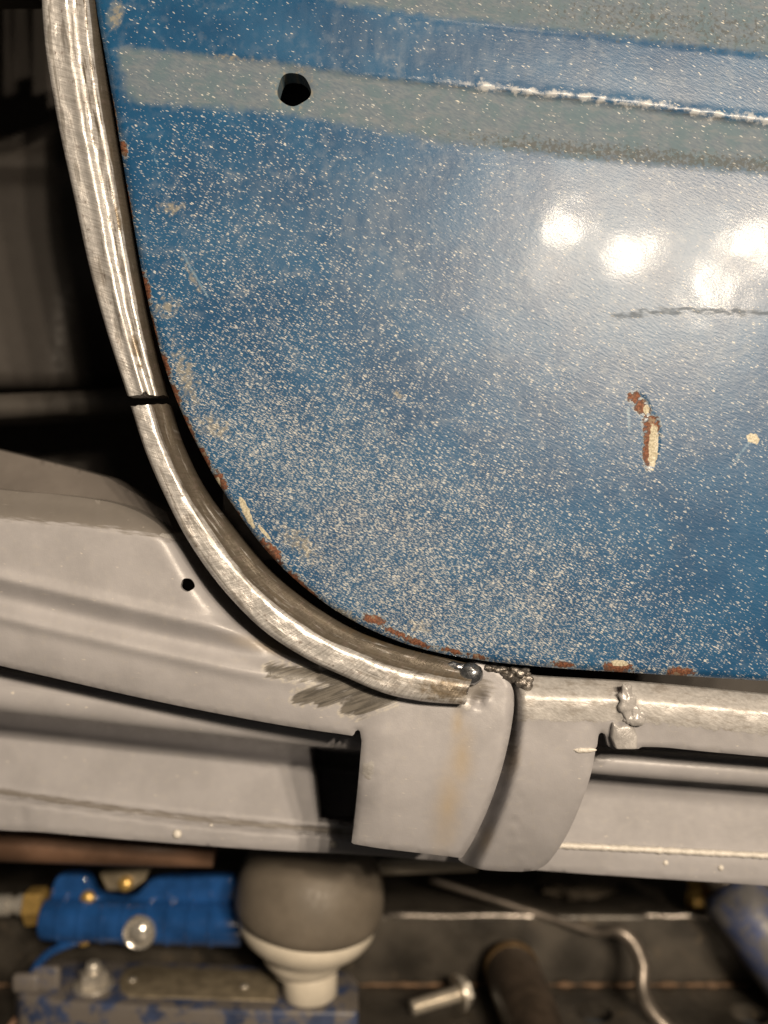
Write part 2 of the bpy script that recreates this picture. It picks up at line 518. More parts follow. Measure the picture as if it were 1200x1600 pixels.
def steel_flange_material():
    M = Mat('ground_bare_steel')
    fl = M.attr('flat', True); al = M.attr('along', True)   # (length, across)
    t = M.n.new('ShaderNodeSeparateXYZ'); M.l.new(al, t.inputs[0]); across = t.outputs[1]
    n1 = M.noise(fl, 2.2, 4, dim='2D'); n2 = M.noise(fl, 9, 5, dim='2D')
    brush = M.noise(M.xf(al, (34, 2.0, 1), R(18)), 1, 4, .6, dim='2D')
    lin = M.noise(M.xf(al, (1.6, 16, 1)), 1, 4, .6, dim='2D')
    col = M.mix(M.rng(brush, .3, .7), (0.52, 0.51, 0.50), (0.68, 0.67, 0.66))
    # smudges and old scale
    n5 = M.noise(M.xf(al, (1.1, 7.5, 1), R(2)), 1, 4, .5, dim='2D')
    col = M.mix(M.rng(n5, .56, .68, 0, .62), col, (0.16, 0.148, 0.13))
    col = M.mix(M.rng(n1, .55, .72, 0, .45), col, (0.33, 0.30, 0.27))
    # grime runs along the inner slope
    g = M.math('ADD', M.math('MULTIPLY', M.rng(across, .48, .66, 0, .9), M.attr('grime')), M.math('MULTIPLY', M.math('SUBTRACT', lin, .5), 1.9))
    col = M.mix(M.rng(g, .25, .75, 0, .92), col, (0.105, 0.086, 0.060))
    dn = M.math('MULTIPLY', M.rng(n2, .60, .72), M.rng(lin, .42, .62))
    col = M.mix(M.math('MULTIPLY', dn, .7), col, (0.14, 0.12, 0.095))
    # faint purple heat tint and rust bloom
    heat = M.attr('heat')
    hm = M.rng(M.math('ADD', heat, M.math('MULTIPLY', M.math('SUBTRACT', n2, .5), 1.0)), .0, .6, 0, .55)
    col = M.mix(hm, col, (0.33, 0.25, 0.25))
    br = M.rng(M.math('ADD', M.attr('brown'), M.math('MULTIPLY', M.math('SUBTRACT', n2, .5), 1.2)), .0, .7, 0, .8)
    col = M.mix(br, col, (0.15, 0.11, 0.06))
    h = M.math('ADD', M.math('MULTIPLY', brush, M.rng(n1, .35, .65, .15, .9)), M.math('ADD', M.math('MULTIPLY', lin, .5), M.math('MULTIPLY', n2, 1.2)))
    nrm = M.bump(h, .28, .0009)
    ro = M.math('ADD', M.rng(n5, .35, .65, .26, .46), M.rng(brush, .3, .7, 0, .10))
    return M.out(col=col, rough=ro, metal=.5, normal=nrm)

def plain(name, col, rough=.5, metal=0.0, var=.25, scale=60, bump=.15, spec=.5, wear=None, wear_amt=.5, coat=0.0):
    M = Mat(name)
    o = M.obj()
    n = M.noise(o, scale, 4); n2 = M.noise(o, scale * 6, 3)
    c = M.mix(M.rng(n, .3, .7), tuple(x * (1 - var) for x in col), tuple(min(1, x * (1 + var)) for x in col))
    if wear is not None:
        c = M.mix(M.math('MULTIPLY', M.rng(M.noise(o, scale * 1.7, 5, .65), 1 - wear_amt, 1 - wear_amt + .14), .85), c, wear)
    return M.out(col=c, rough=M.rng(n2, .3, .7, max(.05, rough - .08), min(1, rough + .08)), metal=metal, spec=spec, coat=coat,
                 normal=M.bump(M.math('ADD', n, M.math('MULTIPLY', n2, .5)), bump, .0006))

m_door = door_material()
m_primer = primer_material()
m_steel = steel_flange_material()
m_dark = plain('shade_dark_primer', (0.045, 0.040, 0.036), .6, 0, .12, 25, .1)  # car primer darkened so the cavity panels read as shaded
m_ledge = plain('shade_mid_primer', (0.13, 0.117, 0.107), .6, 0, .12, 25, .1)  # same primer toned down by the shade on the ledge
m_weld = plain('fresh_weld', (0.46, 0.48, 0.51), .24, .95, .3, 250, .15)
m_weld_rough = plain('spattered_weld', (0.22, 0.205, 0.19), .36, .7, .5, 300, .8, wear=(0.06, 0.05, 0.04), wear_amt=.52)
m_tabsteel = plain('smeared_primer_metal', (0.40, 0.39, 0.385), .34, .2, .2, 200, .5)
m_seam = plain('seam_sealer', (0.64, 0.61, 0.56), .35, 0, .15, 300, .6)
m_bench = plain('oily_steel', (0.052, 0.046, 0.038), .42, .35, .45, 30, .4, wear=(0.13, 0.105, 0.075), wear_amt=.42)
m_bench_edge = plain('edge_glint_steel', (0.22, 0.20, 0.18), .30, .8, .3, 80, .3)
m_blue = plain('blue_enamel', (0.012, 0.060, 0.20), .16, 0, .25, 50, .03, wear=(0.05, 0.07, 0.12), wear_amt=.34, coat=.5)
m_bluebase = plain('scuffed_blue_enamel', (0.035, 0.052, 0.11), .45, 0, .3, 40, .3, wear=(0.15, 0.132, 0.11), wear_amt=.60)
m_rubber = plain('grey_rubber', (0.145, 0.125, 0.10), .55, 0, .14, 35, .2)
m_white = plain('white_plastic', (0.60, 0.55, 0.46), .42, 0, .1, 40, .1)
m_chrome = plain('chrome', (0.72, 0.69, 0.63), .18, .75, .1, 60, .05)
m_brass = plain('brass', (0.60, 0.40, 0.13), .34, .7, .2, 80, .1)
m_plate = plain('tarnished_nameplate', (0.30, 0.255, 0.18), .45, .5, .25, 120, .6)
m_brown = plain('brown_tube', (0.13, 0.075, 0.048), .5, 0, .3, 30, .2)
m_grip = plain('dark_wooden_grip', (0.060, 0.045, 0.033), .5, 0, .3, 60, .3)
m_zinc = plain('zinc_plated_steel', (0.66, 0.62, 0.55), .34, .7, .15, 90, .1)
m_rod = plain('dull_steel_rod', (0.20, 0.175, 0.15), .36, .6, .3, 60, .2)
m_rustline = plain('rusty_weld_line', (0.15, 0.09, 0.05), .7, 0, .5, 120, .8)
m_bluegrey = plain('blue_grey_paint', (0.060, 0.080, 0.17), .5, 0, .3, 25, .15, wear=(0.13, 0.125, 0.115), wear_amt=.56)

# ------------------------------------------------------------------ workbench (the surface below)
ZB = ZC - 0.36
def bench_Y(py):                      # depth at which the bench top is seen at this height in the picture
    return (ZC - ZB) / ((py - 800) * S / D) - D
def on_bench(px, py, lift=0.0):
    Y = bench_Y(py); v = P(px, py, Y); v.z += lift; return v

wb = bpy.data.objects.new('workbench', None); link(wb); wb['kind'] = 'structure'
wb['label'] = 'oily dark steel workbench under the sill'
YS = bench_Y(1548)
top_me = None
def bench_top():
    # plate with round holes, built as a triangulated slab
    x0, x1, y0, y1 = -.62, .62, -.02, YS + .006
    pts = [(x0, y0), (x1, y0), (x1, y1), (x0, y1)]
    loops = [pts]
    for px, py in ((928, 1582), (1172, 1584), (690, 1640), (1050, 1700), (380, 1640)):
        v = on_bench(px, py)
        loops.append([(v.x + .0135 * math.cos(a), v.y + .0135 * math.sin(a)) for a in np.linspace(0, 2 * np.pi, 28, endpoint=False)])
    allp = [q for l in loops for q in l]; edges = []; o0 = 0
    for l in loops:
        edges += [(o0 + i, o0 + (i + 1) % len(l)) for i in range(len(l))]; o0 += len(l)
    res = delaunay_2d_cdt([Vector(q) for q in allp], edges, [], 0, 1e-6)
    V = [(v.x, v.y) for v in res[0]]; F = []
    for f in res[2]:
        c = np.mean([V[i] for i in f], 0)
        if all(math.hypot(c[0] - np.mean([q[0] for q in l]), c[1] - np.mean([q[1] for q in l])) > .0132 for l in loops[1:]): F.append(f)
    n = len(V)
    verts = [Vector((a, b, ZB)) for a, b in V] + [Vector((a, b, ZB - .012)) for a, b in V]
    faces = list(F) + [tuple(i + n for i in reversed(f)) for f in F]
    cnt = {(f[i], f[(i + 1) % len(f)]) for f in F for i in range(len(f))}
    faces += [(i, j, j + n, i + n) for (i, j) in cnt if (j, i) not in cnt]
    return mesh_obj('bench_top', verts, faces, m_bench, wb, smooth=False)
bench_top()
zt = ZC - 0.3065
bevelled(box((-.66, YS + .008, ZB - .012), (.66, YS + .17, zt)), 'steel_beam', m_bench, wb, .004, 4)
# back plate closing the bench
bevelled(box((-.9, YS + .30, ZB - .1), (.9, YS + .31, ZC + .02)), 'back_plate', m_bench, wb, .002, 1)
# lamp glints on the beam's upper edge, put in as two brighter strips
for a, b in ((588, 862), (998, 1132)):
    pa, pb = P(a, 1441, YS + .008), P(b, 1446, YS + .008)
    V, F = tube([Vector((pa.x + (pb.x - pa.x) * k / 12, YS + .0105, zt - .0020 + .0004 * math.sin(k))) for k in range(13)], [.0012] + [.0030] * 11 + [.0012], 10)
    mesh_obj('edge_glint', V, F, m_bench_edge, wb)
# rusty weld line where beam meets the top
pts = [Vector((-.3 + .62 * k / 160, YS + .0055, ZB + .0015 + .001 * mnoise.noise((k * .7, 0, 0)))) for k in range(161)]
V, F = tube(pts, [max(.0004, .0012 + .0030 * mnoise.noise((k * .35, 3, 0))) for k in range(161)], 8)
mesh_obj('weld_line', V, F, m_rustline, wb)

# ------------------------------------------------------------------ car body
body = empty('car', 'car under repair: weathered blue door in a grey primed sill and bare steel door opening', 'car')

def roll(de, width, depth):
    """edge rounded back over width pixels"""
    t = np.clip(1 - de / width, 0, 1)
    return depth * (1 - np.sqrt(np.clip(1 - t * t, 0, 1)))

# --- main grey panel: arm to the left plus the pad below the joint
A_top = smooth([(-170, 742), (0, 765), (100, 774), (185, 788), (240, 814), (278, 852), (312, 906), (350, 952), (400, 996), (455, 1026), (520, 1046)], 6)
A_out = A_top + [(560, 1045), (620, 1060), (690, 1058), (745, 1034), (775, 1042)] + \
    smooth([(792, 1056), (803, 1085), (800, 1130), (786, 1195), (766, 1255), (742, 1308), (722, 1341)], 6) + \
    smooth([(700, 1338), (640, 1331), (590, 1325), (549, 1318)], 4) + [(553, 1290), (560, 1220), (565, 1158), (562, 1140), (556, 1141), (552, 1150)] + \
    smooth([(540, 1148), (470, 1138), (400, 1126), (300, 1107), (200, 1086), (100, 1063), (0, 1040), (-170, 1000)], 6)
lT = line([(-170, 800), (0, 815), (120, 825), (200, 835), (280, 850), (330, 870)])
lC = line([(-170, 872), (0, 905), (150, 940), (250, 963), (350, 985), (450, 1006), (560, 1040)])
def A_h(x, y, de):
    Y = np.full(x.shape, 0.010)
    arm = 1 - sstep(470, 600, x)
    Y += .016 * sstep(0, 1, np.clip((lT(x) - y) / 55, 0, 1)) * arm             # upper face turned away
    v = y - lC(x)
    fade = 1 - sstep(330, 520, x)
    bead = .0042 * np.exp(-((v - 28) / 15) ** 2) - .0022 * np.exp(-((v + 3) / 10) ** 2) - .0022 * np.exp(-((v - 58) / 11) ** 2)
    Y += bead * fade
    Y += .010 * np.clip((v - 75) / 70, 0, 2) ** 2 * arm * .55                  # rolls under towards the lower edge
    pad = sstep(540, 600, x)
    Y += pad * (.010 * np.clip((y - 1170) / 165, 0, 1.2) ** 2.2 - .003 * sstep(1040, 1150, y))
    # weld heat distortion, small dents
    Y += .0006 * fbm(x, y, 90, 3) + .00025 * fbm(x, y, 26, 5)
    # right-hand edge falls into the joint
    edge_r = seg_dist(x, y, [(803, 1085), (800, 1130), (786, 1195), (766, 1255), (742, 1308), (722, 1341)])
    t = np.clip(1 - edge_r / 13, 0, 1)
    Y += .006 * (1 - np.sqrt(1 - t * t))
    # edge along the flange falls back into shade
    ef = seg_dist(x, y, A_top[-40:])
    t = np.clip(1 - ef / 40, 0, 1)
    Y += .006 * t ** 3 * (x < 500) * sstep(230, 285, x)
    t = np.clip(1 - de / 5, 0, 1)
    Y += .0012 * t * t
    # crater beside the weld, dimples
    for cx, cy, r, a in ((752, 1091, 7, .003), (748, 1098, 6, .003), (760, 1096, 6, -.0012), (575, 1200, 10, -.0007), (582, 1212, 7, .0006), (588, 1150, 18, -.0004), (727, 1103, 9, -.0012)):
        Y += a * np.exp(-((x - cx) ** 2 + (y - cy) ** 2) / r ** 2)
    return Y
def A_attr(x, y):
    strokes = .25 + capsules(x, y, [([(424, 1049), (470, 1052), (540, 1062)], 11), ([(468, 1090), (520, 1078), (562, 1066)], 11), ([(500, 1096), (560, 1080)], 9),
                              ([(545, 1106), (580, 1085), (600, 1075)], 12), ([(560, 1109), (612, 1088)], 11), ([(520, 1062), (600, 1085)], 12)])
    stain = ell(x, y, [(722, 1180, 34, 100, 6), (716, 1130, 22, 60, 0), (700, 1260, 40, 110, 8), (430, 1012, 120, 20, 12)])
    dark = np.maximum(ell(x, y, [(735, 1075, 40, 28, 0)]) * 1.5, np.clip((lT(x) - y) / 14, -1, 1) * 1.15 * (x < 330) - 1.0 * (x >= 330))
    bare = ell(x, y, [(727, 1103, 12, 10, 0), (575, 1203, 13, 18, 0), (268, 838, 26, 6, 10)]) - .15
    return dict(strokes=strokes, stain=stain - .1, dark=dark, bare=bare, sheen=np.zeros(len(x)))
A = sheet('rocker_panel', A_out, A_h, m_primer, body, step=6, edge_step=5, holes=((293, 914, 11, 10.5),), rim=.03, attrs=A_attr, hole_rim=.003)

# --- strap and right-hand sill
B_out = smooth([(786, 1044), (830, 1056), (900, 1061), (1000, 1067), (1100, 1076), (1200, 1086), (1420, 1104)], 4) + \
    [(1420, 1202)] + smooth([(1200, 1183), (1100, 1174), (1040, 1168), (1002, 1167)], 3) + [(998, 1170), (958, 1171), (950, 1166), (946, 1148), (940, 1144), (935, 1148), (933, 1166), (930, 1170)] + \
    smooth([(930, 1176), (922, 1214), (906, 1260), (884, 1308), (858, 1346), (838, 1360)], 5) + smooth([(815, 1362), (780, 1361), (750, 1358), (726, 1350)], 4) + \
    smooth([(716, 1343), (738, 1302), (762, 1250), (782, 1192), (795, 1130), (797, 1085), (780, 1052)], 5)
leftB = [(780, 1044), (797, 1085), (795, 1130), (782, 1192), (762, 1250), (738, 1302), (716, 1343)]
def B_h(x, y, de):
    Y = np.full(x.shape, 0.006)
    strap = 1 - sstep(905, 960, x)
    Y += strap * .022 * np.clip((y - 1150) / 212, 0, 1.1) ** 2.3
    lt = line([(780, 1085), (1000, 1093), (1200, 1112), (1420, 1130)])(x)
    up = np.clip((lt - y) / 30, 0, 1)
    Y += .008 * up ** .9
    Y -= .0008 * np.exp(-((y - lt - 16) / 22) ** 2) + .0009 * fbm(x, y, 13, 16) * (y < lt + 45)
    Y += .0035 * np.clip((y - lt - 30) / 90, 0, 1) * (1 - strap)
    dl = seg_dist(x, y, leftB)
    wid = np.interp(y, [1080, 1200, 1350], [20, 30, 40])
    t = np.clip(1 - dl / wid, 0, 1)
    Y += (.020 + .004 * fbm(x, y, 26, 18)) * t * t * (3 - 2 * t) * (x < 860) * sstep(1050, 1090, y)
    Y += .0005 * fbm(x, y, 80, 11) + .0003 * fbm(x, y, 22, 12)
    Y += .0011 * np.abs(fbm(x, y, 14, 14)) * np.exp(-((x - 985) / 26) ** 2) * (y < 1130) * 3 - .0022 * np.exp(-((x - 978) / 10) ** 2) * (y < 1135)
    Y += .0012 * fbm(x, y, 12, 15) * np.exp(-((x - 806) / 16) ** 2)
    t = np.clip(1 - de / 5, 0, 1)
    Y += .0012 * t * t
    return Y
def B_attr(x, y):
    lt = line([(780, 1126), (900, 1128), (1000, 1130), (1200, 1150), (1420, 1165)])(x)
    bare = np.clip((lt - y) / 14, -1.5, 1.2)
    dark = np.maximum(np.clip((line([(780, 1078), (1000, 1086), (1200, 1104), (1420, 1120)])(x) - y) / 10, -1, 1.2), ell(x, y, [(805, 1065, 30, 24, 0), (800, 1165, 9, 40, 4), (990, 1080, 60, 8, 4)]))
    stain = ell(x, y, [(800, 1190, 22, 60, 10), (760, 1310, 20, 60, 20), (860, 1100, 70, 26, 0)]) - .25
    return dict(strokes=np.full(len(x), -3.), stain=stain, dark=dark, bare=bare, sheen=np.zeros(len(x)))
sheet('sill_strap', B_out, B_h, m_primer, body, step=6, edge_step=4, rim=.004, attrs=B_attr)

# --- inner sill with its rolled tube and bottom flange
lTube = line(smooth([(-170, 1058), (0, 1079), (300, 1118), (560, 1152), (930, 1187), (1200, 1206), (1420, 1222)], 8))
lLip = line(smooth([(-170, 1222), (0, 1244), (270, 1282), (540, 1306), (700, 1314), (875, 1321), (1200, 1337), (1420, 1348)], 8))
C_bot = smooth([(1420, 1400), (1200, 1384), (1000, 1371), (845, 1360), (700, 1346), (540, 1334), (400, 1327), (200, 1312), (60, 1300), (0, 1297), (-170, 1282)], 6)
C_out = [(-170, 1000), (300, 1050), (560, 1085), (930, 1115), (1420, 1150)] + C_bot
def C_h(x, y, de):
    v = y - lTube(x)
    lf = 1 - sstep(560, 800, x)
    rt = np.interp(x, [-100, 560, 930, 1300], [36, 24, 22, 26])
    Y = .066 + (.030 * lf + .008) * sstep(0, 46, v - rt * .4) - .004 * (1 - lf)
    Y += .002 * np.exp(-((v - rt - 3) / 5) ** 2)
    pe = 486 + .12 * (y - 1165)
    Y += .075 * sstep(pe - 3, pe + 9, x) * (1 - sstep(690, 740, x)) * sstep(-.5, .3, (v - rt) / 6) * (1 - sstep(-26, -20, y - lLip(x) - 1))  # pocket shaped in so the pad's shadow here goes black
    q = y - lLip(x)
    left = 1 - sstep(500, 760, x)
    Y -= (.004 + .018 * lf) * np.clip((v - rt - 30) / 95, 0, 1)                       # lower face leans out, towards the lamps
    Y -= (.0055 * left) * sstep(-3, 6, q)
    Y += .0022 * left * np.exp(-((q + 7) / 5) ** 2)
    Y += .0004 * fbm(x, y, 120, 21) + .0008 * fbm(x, y, 30, 22) * left * (q > 5)
    Y -= .0012 * np.exp(-((x - 45) ** 2 + (y - 1270) ** 2) / 30 ** 2) - .001 * np.exp(-((x - 35) ** 2 / 64 + (y - 1272) ** 2 / 200))
    t = np.clip(1 - de / 5, 0, 1)
    Y += .0015 * t * t
    return Y
def C_attr(x, y):
    z = np.zeros(len(x))
    q = y - lLip(x)
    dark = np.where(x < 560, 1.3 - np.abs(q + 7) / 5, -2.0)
    return dict(strokes=z - 3, stain=z - 2, dark=dark, bare=z - 3, sheen=z)
csill = sheet('inner_sill', C_out, C_h, m_primer, body, step=7, edge_step=6, rim=.006, attrs=C_attr, fine=((470, 1130, 530, 1312, 2.2),))
def C_pt(x, y, out=0.0):
    xa, ya = np.array([float(x)]), np.array([float(y)])
    return P(x, y, float(C_h(xa, ya, np.array([99.]))[0]) - out)
# rolled tube running along the top of the inner sill
TY = .046
xs = np.arange(-170, 1421, 14.0)
rr = np.interp(xs, [-100, 0, 300, 560, 930, 1300], [35, 33, 27, 20, 21, 24])
tp = [P(x, float(lTube(x)), TY) for x in xs]
V, F = tube(tp, [r * S * (D + TY) / D for r in rr], 28)
rt_ = mesh_obj('rolled_tube', V, F, m_primer, body)
set_flat(rt_.data, np.repeat(xs, 28), np.repeat(np.array([float(lTube(x)) for x in xs]), 28) + np.tile(np.arange(28) * 5.0, len(xs)))
for an in ('strokes', 'stain', 'dark', 'bare'):
    set_attr(rt_.data, an, np.full(len(xs) * 28, -3.0))
# caulked seam along the right sill
pts = [C_pt(x, lLip(x), .0010) for x in range(866, 1420, 4)]
V, F = tube(pts, [.0017 + .0006 * mnoise.noise((i * .45, 1, 0)) + .0003 * mnoise.noise((i * 1.7, 5, 0)) for i in range(len(pts))], 8)
mesh_obj('seam_bead', V, F, m_seam, csill)
for x, y, r in ((1040, 1348, .0016), (1126, 1356, .0018), (277, 1303, .0028), (521, 1319, .0022), (330, 1290, .0012)):
    V, F = placed(lathe([(r, 0), (r * .85, r * .35), (r * .5, r * .6), (r * .1, r * .7)], 14), C_pt(x, y, -.0002), (0, -1, 0))
    mesh_obj('spot_weld', V, F, m_seam, csill)

# --- bare steel door-jamb flange, two lengths with a saw cut between them
def flange(name, outer, inner, prof, seed, cutter=None, heat=(), brown=()):
    nS = 150
    O = np.array(smooth(outer, 12)); I = np.array(smooth(inner, 12))
    def even(p):
        d = np.r_[0, np.cumsum(np.hypot(*np.diff(p, axis=0).T))]; s_ = np.linspace(0, d[-1], nS)
        return np.c_[np.interp(s_, d, p[:, 0]), np.interp(s_, d, p[:, 1])], s_
    O, sl = even(O); I, _ = even(I)
    tt = np.array([p[0] for p in prof]); yy = np.array([p[1] for p in prof])
    T = np.unique(np.r_[np.linspace(0, 1, 26), .02, .05, .96])
    nT = len(T)
    base = np.interp(T, tt, yy)
    # soften the profile
    for _ in range(1):
        base[1:-1] = .25 * base[:-2] + .5 * base[1:-1] + .25 * base[2:]
    verts = []; X = []; Yp = []; AL = []
    for i in range(nS):
        row = []
        for j, t in enumerate(T):
            x = O[i, 0] + (I[i, 0] - O[i, 0]) * t; y = O[i, 1] + (I[i, 1] - O[i, 1]) * t
            if cutter is not None and i in (0, nS - 1):
                e = cutter(t, i == 0); x += e[0]; y += e[1]
            xa, ya = np.array([x]), np.array([y])
            Y = base[j] + .0016 * float(fbm(xa, ya, 60, seed)[0]) + .0012 * float(fbm(xa, ya, 20, seed + 4)[0])
            row.append((P(x, y, Y), x, y, (sl[i] / 100, t)))
        a = row[0]; b = row[-1]
        row = [(a[0] + Vector((0.0, .009, 0)), a[1], a[2], a[3])] + row + [(b[0] + Vector((0, .012, 0)), b[1], b[2], b[3])]
        for p, x, y, al in row:
            verts.append(p); X.append(x); Yp.append(y); AL.append(al)
    n = nT + 2
    faces = []
    for i in range(nS - 1):
        for j in range(n):
            k = (j + 1) % n
            faces.append((i * n + j, i * n + k, (i + 1) * n + k, (i + 1) * n + j))
    faces.append(tuple(range(n))); faces.append(tuple(range((nS - 1) * n, nS * n)))
    o = mesh_obj(name, verts, faces, m_steel, body, angle=62)
    me = o.data
    X = np.array(X); Yp = np.array(Yp)
    set_flat(me, X, Yp)
    a = me.attributes.new('along', 'FLOAT_VECTOR', 'POINT')
    v = np.zeros((len(X), 3), np.float32); v[:, :2] = np.array(AL); a.data.foreach_set('vector', v.ravel())
    set_attr(me, 'grime', np.where(Yp < 622, .35 + .9 * (np.array(AL)[:, 1] > .86), 1.0))
    set_attr(me, 'heat', ell(X, Yp, heat) if heat else np.full(len(X), -2.))
    set_attr(me, 'brown', ell(X, Yp, brown) if brown else np.full(len(X), -2.))
    return o

prof_up = [(0, .0012), (.04, -.0002), (.10, -.0006), (.32, -.0007), (.40, -.0020), (.48, -.0018), (.56, .0006), (.66, .0010), (.74, .0002), (.80, .0006), (.88, .0030), (.95, .006), (1, .010)]
def cut_up(t, first):
    if first: return (0, 0)
    return (0, -9 * math.exp(-((t - .48) / .07) ** 2) + .8 * math.sin(t * 17))
flange('door_jamb_flange', [(62, -160), (64, -60), (66, 20), (74, 100), (92, 200), (116, 310), (140, 420), (166, 515), (199, 618)],
       [(138, -160), (146, -60), (153, 20), (163, 110), (178, 205), (196, 310), (214, 420), (232, 520), (256, 618)], prof_up, 31, cut_up,
       brown=((212, 545, 9, 45, -14), (186, 345, 6, 30, -10)))
prof_lo = [(0, .0010), (.04, -.0006), (.10, -.0012), (.30, -.0013), (.46, -.0014), (.52, -.0010), (.58, .0008), (.66, .0028), (.78, .0050), (.92, .0072), (1, .010)]
def cut_lo(t, first):
    if first: return (0, .7 * math.sin(t * 23) + 2 * math.exp(-((t - .1) / .08) ** 2))
    return (2.0 * math.sin(t * 13), 0)
flange('door_jamb_flange', [(204, 634), (226, 702), (256, 772), (294, 845), (345, 917), (408, 982), (475, 1027), (540, 1058), (600, 1083), (660, 1096), (726, 1101)],
       [(260, 631), (278, 690), (314, 763), (364, 830), (416, 890), (475, 938), (546, 982), (621, 1010), (691, 1027), (740, 1040)], prof_lo, 47, cut_lo,
       heat=((500, 1010, 75, 16, 30), (600, 1050, 70, 26, 18)), brown=((700, 1078, 55, 30, 8), (640, 1008, 120, 12, 14)))

# welds and torn metal at the joint
def blob(name, c, rad, mat, seed, amp=.25, freq=300, parent=body, sub=4):
    bm = bmesh.new()
    bmesh.ops.create_icosphere(bm, subdivisions=sub, radius=1)
    for v in bm.verts:
        n = v.co.normalized()
        k = 1 + amp * mnoise.fractal(Vector((n.x * rad[0], n.y * rad[1], n.z * rad[2])) * freq + Vector((seed, seed * 2, 0)), 1, 2, 3)
        v.co = Vector((n.x * rad[0], n.y * rad[1], n.z * rad[2])) * k + Vector(c)
    me = bpy.data.meshes.new(name); bm.to_mesh(me); bm.free()
    me.polygons.foreach_set('use_smooth', [True] * len(me.polygons)); me.materials.append(mat)
    return link(bpy.data.objects.new(name, me), parent)
blob('weld_bead', P(736, 1053, .0066), (.0062, .0046, .0052), m_weld, 3, .10, 200)
blob('weld_bead', P(712, 1044, .0075), (.0066, .0022, .0030), m_weld, 9, .2, 260)
blob('torn_weld', P(806, 1054, .0100), (.0070, .0028, .0036), m_weld_rough, 5, .45, 300)
blob('torn_weld', P(820, 1066, .0085), (.0042, .0020, .0036), m_weld_rough, 6, .45, 300)
blob('torn_weld', P(776, 1045, .0110), (.0070, .0022, .0020), m_weld_rough, 8, .45, 300)
# crumpled weld and tab on the right sill
blob('crumpled_weld', P(980, 1098, .0045), (.0040, .0022, .0085), m_tabsteel, 15, .45, 230)
blob('crumpled_weld', P(993, 1118, .0045), (.0052, .0022, .0046), m_tabsteel, 17, .45, 240)
V, F = prism([P(x, y, .0035) for x, y in ((958, 1128), (968, 1136), (980, 1133), (992, 1137), (997, 1150), (996, 1171), (962, 1171), (955, 1152))], .006)
V = [v + Vector((0, .0022 * mnoise.noise(v * 160), 0)) for v in V]
bevelled((V, F), 'folded_tab', m_tabsteel, body, .0012, 3, 60)
# nick standing off the strap's corner
blob('raised_burr', P(913, 1172, .0062), (.0058, .0012, .0012), m_seam, 21, .3, 300)

# --- dark inner panels seen through the opening on the left
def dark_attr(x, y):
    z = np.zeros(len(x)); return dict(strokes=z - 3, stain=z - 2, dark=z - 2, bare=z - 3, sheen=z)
def I_h(x, y, de):
    Y = np.full(x.shape, .150)
    Y -= .012 * np.exp(-((y - 255) / 22) ** 2)
    Y += .03 * sstep(80, 200, x) * sstep(380, 560, y)
    t = np.clip(1 - de / 14, 0, 1)
    return Y + .01 * t * t
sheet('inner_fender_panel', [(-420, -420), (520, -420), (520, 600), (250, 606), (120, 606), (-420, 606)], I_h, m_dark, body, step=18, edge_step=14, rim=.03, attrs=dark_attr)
def J_h(x, y, de):
    t = np.clip(1 - de / 9, 0, 1)
    return np.full(x.shape, .135) + .006 * t * t
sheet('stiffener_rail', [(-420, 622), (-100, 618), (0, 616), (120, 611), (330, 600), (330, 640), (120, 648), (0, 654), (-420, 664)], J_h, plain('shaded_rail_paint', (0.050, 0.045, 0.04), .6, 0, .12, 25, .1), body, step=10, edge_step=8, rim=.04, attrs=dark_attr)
def K_h(x, y, de):
    return .085 - .05 * np.clip((y - 660) / 150, 0, 1)
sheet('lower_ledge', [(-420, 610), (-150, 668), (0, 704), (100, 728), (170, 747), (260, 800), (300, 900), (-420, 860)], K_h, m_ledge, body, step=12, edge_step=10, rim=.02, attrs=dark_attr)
# closing walls of the box section, so no light leaks in from behind
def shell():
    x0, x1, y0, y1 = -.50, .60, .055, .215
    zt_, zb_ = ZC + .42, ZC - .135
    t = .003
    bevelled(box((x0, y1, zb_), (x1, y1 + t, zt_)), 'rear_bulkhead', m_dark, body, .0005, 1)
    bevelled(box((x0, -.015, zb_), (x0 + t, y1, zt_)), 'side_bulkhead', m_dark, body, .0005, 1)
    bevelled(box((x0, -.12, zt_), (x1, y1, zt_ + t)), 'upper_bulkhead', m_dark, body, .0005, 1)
    bevelled(box((-.40, -.01, ZC + .262), (-.176, .05, zt_)), 'cavity_shade_block', m_dark, body, .004, 2)  # unseen block added to shade the top of the cavity
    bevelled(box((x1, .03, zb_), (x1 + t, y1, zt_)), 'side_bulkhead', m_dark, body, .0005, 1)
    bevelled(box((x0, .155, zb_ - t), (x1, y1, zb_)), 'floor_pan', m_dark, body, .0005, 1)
shell()

